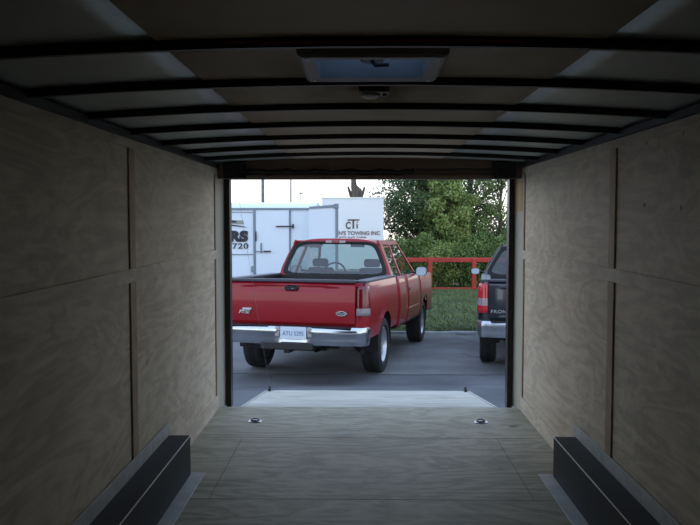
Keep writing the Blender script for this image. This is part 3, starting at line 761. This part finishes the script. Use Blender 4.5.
# ------------------------------------------------------------ white trailers and truck box behind
def P17(px, py, D): return (-.057 + (px - 362) * D / 790, 1.55 - (py - 217.5) * D / 790)
D = 17.0; g0 = gz(D)
tr = empty('cargo_trailer', (0, D, 0), label='white enclosed cargo trailer with black RS and 720 lettering behind the red pickup', cat='trailer')
X = lambda px: P17(px, 0, D)[0]
Z = lambda py: P17(0, py, D)[1]
xl, xr = -7.2, X(316)
m = MB(); P = []
zt = Z(209); zb = g0 + .45; zr = Z(203)
sec = [(0, zb), (0, zt), (.05, zt + .05), (.25, zr - .02), (1.0, zr + .03), (1.7, zr - .02), (1.95, zt + .05), (2.0, zt), (2.0, zb), (0, zb)]
m.grid([[(x, a, z) for a, z in sec] for x in (xl, xr)])
m.add([(xl, a, z) for a, z in sec[:-1]], [tuple(range(9))]); m.add([(xr, a, z) for a, z in sec[:-1]], [tuple(range(9))])
m.build('body', M['trailer_white'], tr, smooth=30)
m = MB(); m.box(xl, xr + .01, -.03, .02, zt - .02, zt + .025); m.build('top_trim', M['seam_grey'], tr, bevel=.004)
m = MB(); m.box(xl, X(254), -.012, .0, Z(212.6), Z(212.0)); m.box(xl, X(254), -.015, .0, Z(255), Z(254)); m.build('panel_trim', M['seam_grey'], tr)
m = MB(); m.box(X(253.2), X(255.6), -.03, 0, zb + .1, zt - .02); m.box(X(289.2), X(291.0), -.03, 0, zb + .1, zt - .02); m.build('door_frame', M['seam_grey'], tr, bevel=.003)
dr = box('side_door', M['trailer_white'], X(255.8), X(289), -.02, .0, zb + .1, zt - .03, tr, bevel=.004)
m = MB(); m.box(X(255.4), X(256.6), -.06, -.02, Z(241), Z(231.5)); m.build('grab_handle', M['decal_dark'], dr, bevel=.004)
m = MB(); m.box(X(256), X(266), -.05, -.02, Z(251.8), Z(250.9)); m.build('latch_bar', M['seam_grey'], dr); box('latch_handle', M['decal_dark'], X(264), X(271), -.07, -.03, Z(252), Z(250.6), dr, bevel=.008)
box('hasp', M['seam_grey'], X(260.3), X(262), -.04, -.02, Z(253), Z(243), dr)
m = MB(); m.box(X(276), X(293), -.06, -.03, Z(226.9), Z(225.7)); m.box(X(292.5), X(294), -.07, -.02, Z(228.5), Z(224)); m.build('door_holdback', M['decal_dark'], tr, bevel=.004)
box('lower_hinge', M['seam_grey'], X(251), X(254), -.04, 0, Z(272), Z(266), tr, bevel=.004)
letters('lettering', 'RS', .29, M['decal_dark'], tr, (X(229.2), -.012, Z(240.8)), ext=.006, off=.022, shear=.05, sx=1.2, space=1.08)
letters('phone_lettering', '720', .165, M['decal_dark'], tr, (X(231.8), -.012, Z(248.6)), ext=.006, off=.002, sx=1.35, space=1.1)
m = MB(); m.slab([(X(228), -.012, Z(223.5)), (X(244), -.012, Z(224)), (X(243), -.012, Z(220.5)), (X(232), -.012, Z(220))], .006)
m.build('decal', M['decal_grey'], tr); 
m = MB(); m.slab([(X(228), -.02, Z(225.5)), (X(249), -.02, Z(227.6)), (X(240), -.02, Z(225.6)), (X(228), -.02, Z(224.2))], .006); m.slab([(X(228), -.02, Z(222)), (X(237), -.02, Z(222.6)), (X(236), -.02, Z(221)), (X(230), -.02, Z(220.2))], .006)
m.build('decal_stroke', M['decal_dark'], tr)
for x in (-3.9, -3.1):
    MB().lathe([(-.1, .2), (-.1, .3), (-.07, .33), (.07, .33), (.1, .3), (.1, .2)], (0, 0, 0), 'Y', 32).build('tire', M['tyre'], tr, loc=(x, .12, g0 + .33)).rotation_euler = (0, 0, 0)
    MB().lathe([(-.09, 0), (-.09, .1), (-.05, .2), (.05, .2)], (0, 0, 0), 'Y', 24).build('rim', M['rim'], tr, loc=(x, .12, g0 + .33))
box('fender', M['trailer_white'], -4.35, -2.65, -.12, .0, g0 + .68, g0 + .74, tr, bevel=.02)
m = MB()
for x in (-6.9, -1.4):
    for a in (.3, 1.7): m.box(x - .04, x + .04, a - .04, a + .04, g0 - .05, zb)
m.box(xl, xr, .25, .35, zb - .1, zb); m.box(xl, xr, 1.65, 1.75, zb - .1, zb); m.build('undercarriage', M['chassis'], tr)
# rear cargo door swung open beside it
r = empty('cargo_door', (X(300), D - .25, 0), rz=R(0), label='open white trailer door with a dark grey edge frame left of the lettered box', cat='trailer door')
ox = X(300)
D2 = D - .25
x0, x1 = P17(309, 0, D2)[0] - ox, P17(338.3, 0, D2)[0] - ox
z1 = P17(0, 206, D2)[1]; z1r = P17(0, 204.2, D2)[1]; zbb = g0 + .5
m = MB(); m.hexa([(x0, 0, zbb), (x1, 0, zbb), (x1, .04, zbb), (x0, .04, zbb), (x0, 0, z1), (x1, 0, z1r), (x1, .04, z1r), (x0, .04, z1)]); m.build('door_panel', M['trailer_white'], r)
m = MB(); m.hexa([(x0, -.02, z1 - .06), (x1, -.02, z1r - .06), (x1, .05, z1r - .06), (x0, .05, z1 - .06), (x0, -.02, z1 - .02), (x1, -.02, z1r), (x1, .05, z1r), (x0, .05, z1 - .02)])
m.box(x1 - .062, x1, -.02, .05, zbb, z1r); m.build('door_edge_frame', M['seam_grey'], r, bevel=.004)
box('corner_block', M['seam_grey'], x1 - .09, x1 + .01, -.03, .05, z1r - .09, z1r + .01, r, bevel=.006)
m = MB()
for zz in (.9, 0, -.8 + .3): m.box(X(313) - ox - .0, x0 + .02, 0, .10, zz, zz + .05)
m.build('hinge', M['seam_grey'], r)
m = MB(); m.tube([(x1 - .25, .02, zbb), (x1 - .25, .02, g0)], .02, 8); m.build('prop_leg', M['seam_grey'], r)

D = 28.0
bt = empty('box_truck', (-.057, D, gz(D)), label='tall white box body lettered CTi towing beside the trees', cat='truck')
x0, x1 = (322 - 362) * D / 790, (383.5 - 362) * D / 790; zt = Z2 = 1.55 + (217.5 - 197.3) * D / 790 - gz(D)
box('cargo_box', M['box_white'], x0, x1, 0, 4.6, .85, zt, bt, bevel=.03)
m = MB(); m.box(x0, x0 + .05, -.02, .02, .85, zt); m.box(x1 - .05, x1, -.02, .02, .85, zt); m.box(x0, x1, -.02, .02, zt - .05, zt); m.build('box_trim', M['box_white'], bt, bevel=.006)
px = lambda p: (p - 362) * D / 790
pz = lambda p: 1.55 - (p - 217.5) * D / 790 - gz(D)
letters('logo_letter', 'C', .34, M['decal_brown'], bt, (px(345.6), -.01, pz(228.6)), ext=.008, off=.012, sx=.76)
m = MB(); m.box(px(347.6), px(359.4), -.012, 0, pz(220.7), pz(219.2)); m.box(px(352.4), px(354.2), -.012, 0, pz(228.8), pz(219.5)); m.box(px(356.4), px(357.8), -.012, 0, pz(228.6), pz(224)); m.box(px(356.6), px(357.8), -.012, 0, pz(223), pz(221.6)); m.build('logo_bar', M['decal_brown'], bt)
letters('company_lettering', "N'S TOWING INC", .185, M['decal_pink'], bt, (px(338.5), -.01, pz(234.8)), ext=.006, off=.007, sx=1.0)
letters('phone_lettering', "877-847-2388", .17, M['decal_pink'], bt, (px(339), -.01, pz(239.8)), ext=.006, off=.004, sx=1.0)
box('cab', M['box_white'], x0 + .1, x1 - .1, 4.65, 6.4, .7, 2.4, bt, bevel=.12)
box('cab_windshield', M['glass_dark'], x0 + .25, x1 - .25, 6.39, 6.42, 1.5, 2.2, bt)
m = MB(); m.box(x0 + .5, x0 + .62, 0, 6.3, .6, .85); m.box(x1 - .62, x1 - .5, 0, 6.3, .6, .85); m.box(x0 + .1, x1 - .1, -.1, 0, .5, .68); m.build('chassis_frame', M['chassis'], bt)
for y in (.95, 5.4):
    for xx in (x0 + .2, x1 - .2):
        MB().lathe([(-.13, .22), (-.14, .38), (-.1, .43), (.1, .43), (.14, .38), (.13, .22), (.02, .2), (.02, 0), (-.02, 0), (-.02, .2), (-.13, .22)], (0, 0, 0), 'X', 32).build('tire', M['tyre'], bt, loc=(xx, y, .43))

# ------------------------------------------------------------ fence, poles
D = 30.5; fz = gz(D)
f = empty('rail_fence', (0, D, fz), label='red wooden rail fence across the back of the grass', cat='fence')
z = lambda p: 1.55 - (p - 217.5) * D / 790 - fz
X_ = lambda p: -.057 + (p - 362) * D / 790
m = MB(); m.box(X_(395), X_(640), -.05, .05, z(262), z(257.6)); m.build('top_rail', M['red_rail'], f, bevel=.015)
m = MB(); m.box(X_(395), X_(640), -.04, .04, z(289.5), z(287.5)); m.build('bottom_rail', M['red_rail'], f, bevel=.01)
for p in (402, 430, 474, 518, 562, 606): MB().box(-.08, .08, -.09, .09, -.2, z(258)).build('post', M['red_rail'], f, loc=(X_(p), .0, 0), bevel=.015)
def pole(px, D, r, top, label, lampy=False):
    o = empty('utility_pole', (-.057 + (px - 362) * D / 790, D, gz(34) - .02 * (D - 34) - .2), label=label, cat='pole', group='poles beyond the white trailers')
    MB().tube([(0, 0, 0), (0, 0, top)], [r * 1.15, r * .8], 12).build('shaft', M['pole'], o)
    MB().box(-.9, .9, -.05, .05, top - .9, top - .78).build('crossarm', M['pole'], o)
    for x in (-.8, .8, 0): MB().lathe([(0, .03), (.06, .05), (.12, .03)], (x, 0, top - .78), 'Z', 10).build('insulator', M['pole'], o)
pole(263, 46, .10, 9, 'thick grey pole rising behind the white trailer, left of the thinner one')
pole(291, 60, .065, 9, 'thin grey pole rising behind the white trailer')
o = empty('light_pole', (-.057 + (301 - 362) * 75 / 790, 75, -2.8), label='faint short light pole seen far above the white trailer roof', cat='pole')
MB().tube([(0, 0, 0), (0, 0, 6.6)], .05, 8).build('shaft', M['pole'], o); MB().box(-.25, .25, -.1, .1, 6.6, 6.72).build('lamp_head', M['pole'], o)

# ------------------------------------------------------------ trees and bushes
def leaves(name, centers, radii, n, size, mm, parent=None, squash=.75, hang=0.):
    centers = np.array(centers, float); radii = np.array(radii, float)
    wgt = radii ** 2; idx = rng.choice(len(centers), n, p=wgt / wgt.sum())
    d = rng.normal(size=(n, 3)); d /= np.linalg.norm(d, axis=1, keepdims=True)
    rr = radii[idx] * rng.uniform(.35, 1.05, n) ** .6
    p = centers[idx] + d * rr[:, None] * np.array([1, 1, squash])
    a = rng.normal(size=(n, 3)); a /= np.linalg.norm(a, axis=1, keepdims=True)
    b = np.cross(a, rng.normal(size=(n, 3))); b /= np.linalg.norm(b, axis=1, keepdims=True)
    c = np.cross(a, b); s = size * rng.uniform(.6, 1.35, n)[:, None]
    v0 = p - a * s; v1 = p + b * s * .45 + c * s * .12; v2 = p + a * s; v3 = p - b * s * .45 + c * s * .12
    V = np.stack([v0, v1, v2, v3], 1).reshape(-1, 3)
    F = np.arange(n * 4).reshape(-1, 4)
    me = bpy.data.meshes.new(name); me.from_pydata(V.tolist(), [], F.tolist()); me.materials.append(mm)
    o = bpy.data.objects.new(name, me); COL.objects.link(o); o.parent = parent
    return o
def tree(loc, h, cw, trunk_r, ncl, nleaf, size, mm, label, low=.25, cl_r=(.45, .9), name='tree', grp=None):
    t = empty(name, loc, label=label, cat='tree' if name == 'tree' else 'bush', group=grp)
    m = MB(); tips = []
    top = h * .8
    m.tube([(0, 0, -.2), (.05, .02, h * .3), (-.04, .03, h * .55), (.03, 0, top)], [trunk_r * 1.3, trunk_r, trunk_r * .7, trunk_r * .25], 10)
    for k in range(ncl):
        fz_ = low + (1 - low) * (k + .5) / ncl; a = k * 2.4 + random.random() * .6
        prof = math.sin(min(1, (fz_ - low) / (1 - low) * 1.0 + .12) * math.pi * .92) ** .6
        r = cw * prof * (.45 + .55 * random.random())
        tip = (r * math.cos(a), r * math.sin(a), h * fz_)
        bz = max(.12 * h, h * fz_ * .72 - .1)
        bz = min(bz, top)
        m.tube([(0, 0, bz), (tip[0] * .5, tip[1] * .5, (bz + tip[2]) * .5 + .1), tip], [trunk_r * .35, trunk_r * .2, trunk_r * .06], 6)
        tips.append(tip)
    m.build('trunk', M['bark'], t)
    cs = []; rs = []
    for tp in tips:
        cs.append(tp); rs.append(random.uniform(*cl_r))
        for q in range(2): cs.append((tp[0] * random.uniform(.4, .9) + random.gauss(0, .2), tp[1] * random.uniform(.4, .9) + random.gauss(0, .2), tp[2] + random.gauss(0, .3))); rs.append(random.uniform(*cl_r) * .8)
    leaves('foliage', cs, rs, nleaf, size, mm, t)
    return t
def at(px, D): return (-.057 + (px - 362) * D / 790, D, gz(min(D, 34)) - .02 * max(0, D - 34))
tree(at(420, 34), 7.2, 1.75, .16, 30, 26000, .072, M['leaf_dark'], 'tall dark green tree with dense crown just right of the white lettered box', low=.30)
tree(at(470, 37), 8.0, 2.1, .18, 24, 8000, .075, M['leaf_dark'], 'open-crowned dark tree behind the fence nearest the black pickup', low=.30, cl_r=(.4, .75))
tree(at(447, 33), 5.1, 1.15, .08, 22, 15000, .075, M['leaf_light'], 'small light green tree in front of the tall dark one', low=.22, cl_r=(.3, .55))
tree(at(500, 33.5), 5.6, 1.3, .10, 18, 6500, .065, M['leaf_mid'], 'mid green tree with sky gaps rising above the black pickup', low=.3, cl_r=(.3, .55))
tree(at(550, 35), 7.0, 2.0, .15, 22, 14000, .09, M['leaf_mid'], 'green tree farther right, beyond the black pickup', low=.25)
def bush(px, D, h, wdt, n, mm, label, size=.06):
    t = empty('bush', at(px, D), label=label, cat='bush', group='bushes along the red fence')
    m = MB(); cs = []; rs = []
    for k in range(9):
        a = k * 2.39; r = wdt * random.uniform(.15, .5); tip = (r * math.cos(a), r * math.sin(a) * .7, h * random.uniform(.45, .85))
        m.tube([(r * .2 * math.cos(a), r * .2 * math.sin(a), -.1), (tip[0] * .6, tip[1] * .6, tip[2] * .5), tip], [.025, .018, .006], 6)
        cs.append(tip); rs.append(h * .24)
    for k in range(14):
        cs.append((random.uniform(-.5, .5) * wdt, random.uniform(-.3, .3) * wdt, h * random.uniform(.15, .6))); rs.append(h * .25)
    m.build('stem', M['bark'], t); leaves('foliage', cs, rs, n, size, mm, t, squash=1.0)
bush(398, 33.0, 1.9, 1.6, 8000, M['leaf_dull'], 'dull olive bush beside the lettered white box')
bush(416, 32.2, 2.1, 1.7, 9000, M['leaf_mid'], 'mid green bush behind the fence left of its first full post')
bush(440, 32.0, 2.0, 1.7, 9000, M['leaf_light'], 'light green bush just right of the red fence post')
bush(463, 32.3, 2.2, 1.8, 9000, M['leaf_mid'], 'green bush behind the fence by the black pickup mirror')
bush(486, 32.0, 2.1, 1.8, 9000, M['leaf_mid'], 'green bush behind the black pickup cab')
bush(512, 32.2, 2.3, 2.0, 8000, M['leaf_mid'], 'green bush mostly hidden behind the black pickup')
bush(430, 34.5, 3.0, 2.2, 9000, M['leaf_dull'], 'taller olive thicket behind the light green tree')
bush(478, 35, 3.4, 2.4, 9000, M['leaf_mid'], 'taller green thicket between the two dark trees')
# bare twiggy shrub against the glow
t = empty('dry_shrub', at(392, 33.5), label='bare twiggy shrub against the bright sky beside the lettered box', cat='shrub')
m = MB()
for k in range(26):
    a = random.uniform(-.9, .9); ln = random.uniform(1.5, 3.0); b = random.uniform(-.4, .4)
    m.tube([(0, 0, 0), (a * .35, b * .3, ln * .5), (a * .9 + random.gauss(0, .1), b, ln)], [.014, .009, .004], 5)
    m.tube([(a * .35, b * .3, ln * .5), (a * .35 + random.gauss(0, .25), b, ln * .85)], [.008, .003], 4)
m.build('twigs', M['bark'], t)
# pollarded trunk above the box
D = 44; t = empty('pollarded_tree', (-.057 + (356.5 - 362) * D / 790, D, -1.9), label='brown pollarded tree trunk with short stubs above the lettered box', cat='tree')
s = D / 790; hz = 1.9 + 1.55
m = MB()
zz = lambda p: hz - (p - 217.5) * s
m.tube([(0, 0, -.3), (0, 0, zz(205)), (.05, 0, zz(196)), (0, 0, zz(191)), (-2.6 * s, 0, zz(186)), (-3.2 * s, 0, zz(176)), (-3.6 * s, 0, zz(168))], [.42, .36, .33, .30, .17, .12, .09], 12)
m.tube([(-.12, 0, zz(199)), (-5.5 * s, 0, zz(195)), (-7.5 * s, 0, zz(190)), (-8.6 * s, 0, zz(186.5))], [.14, .11, .07, .05], 8)
m.tube([(.12, 0, zz(199)), (5 * s, 0, zz(195)), (7 * s, 0, zz(191)), (8 * s, 0, zz(187))], [.16, .12, .07, .05], 8)
m.tube([(0, 0, zz(193)), (1.5 * s, .1, zz(189)), (2.5 * s, .1, zz(187.5))], [.2, .15, .08], 8)
m.build('trunk', M['bark'], t)
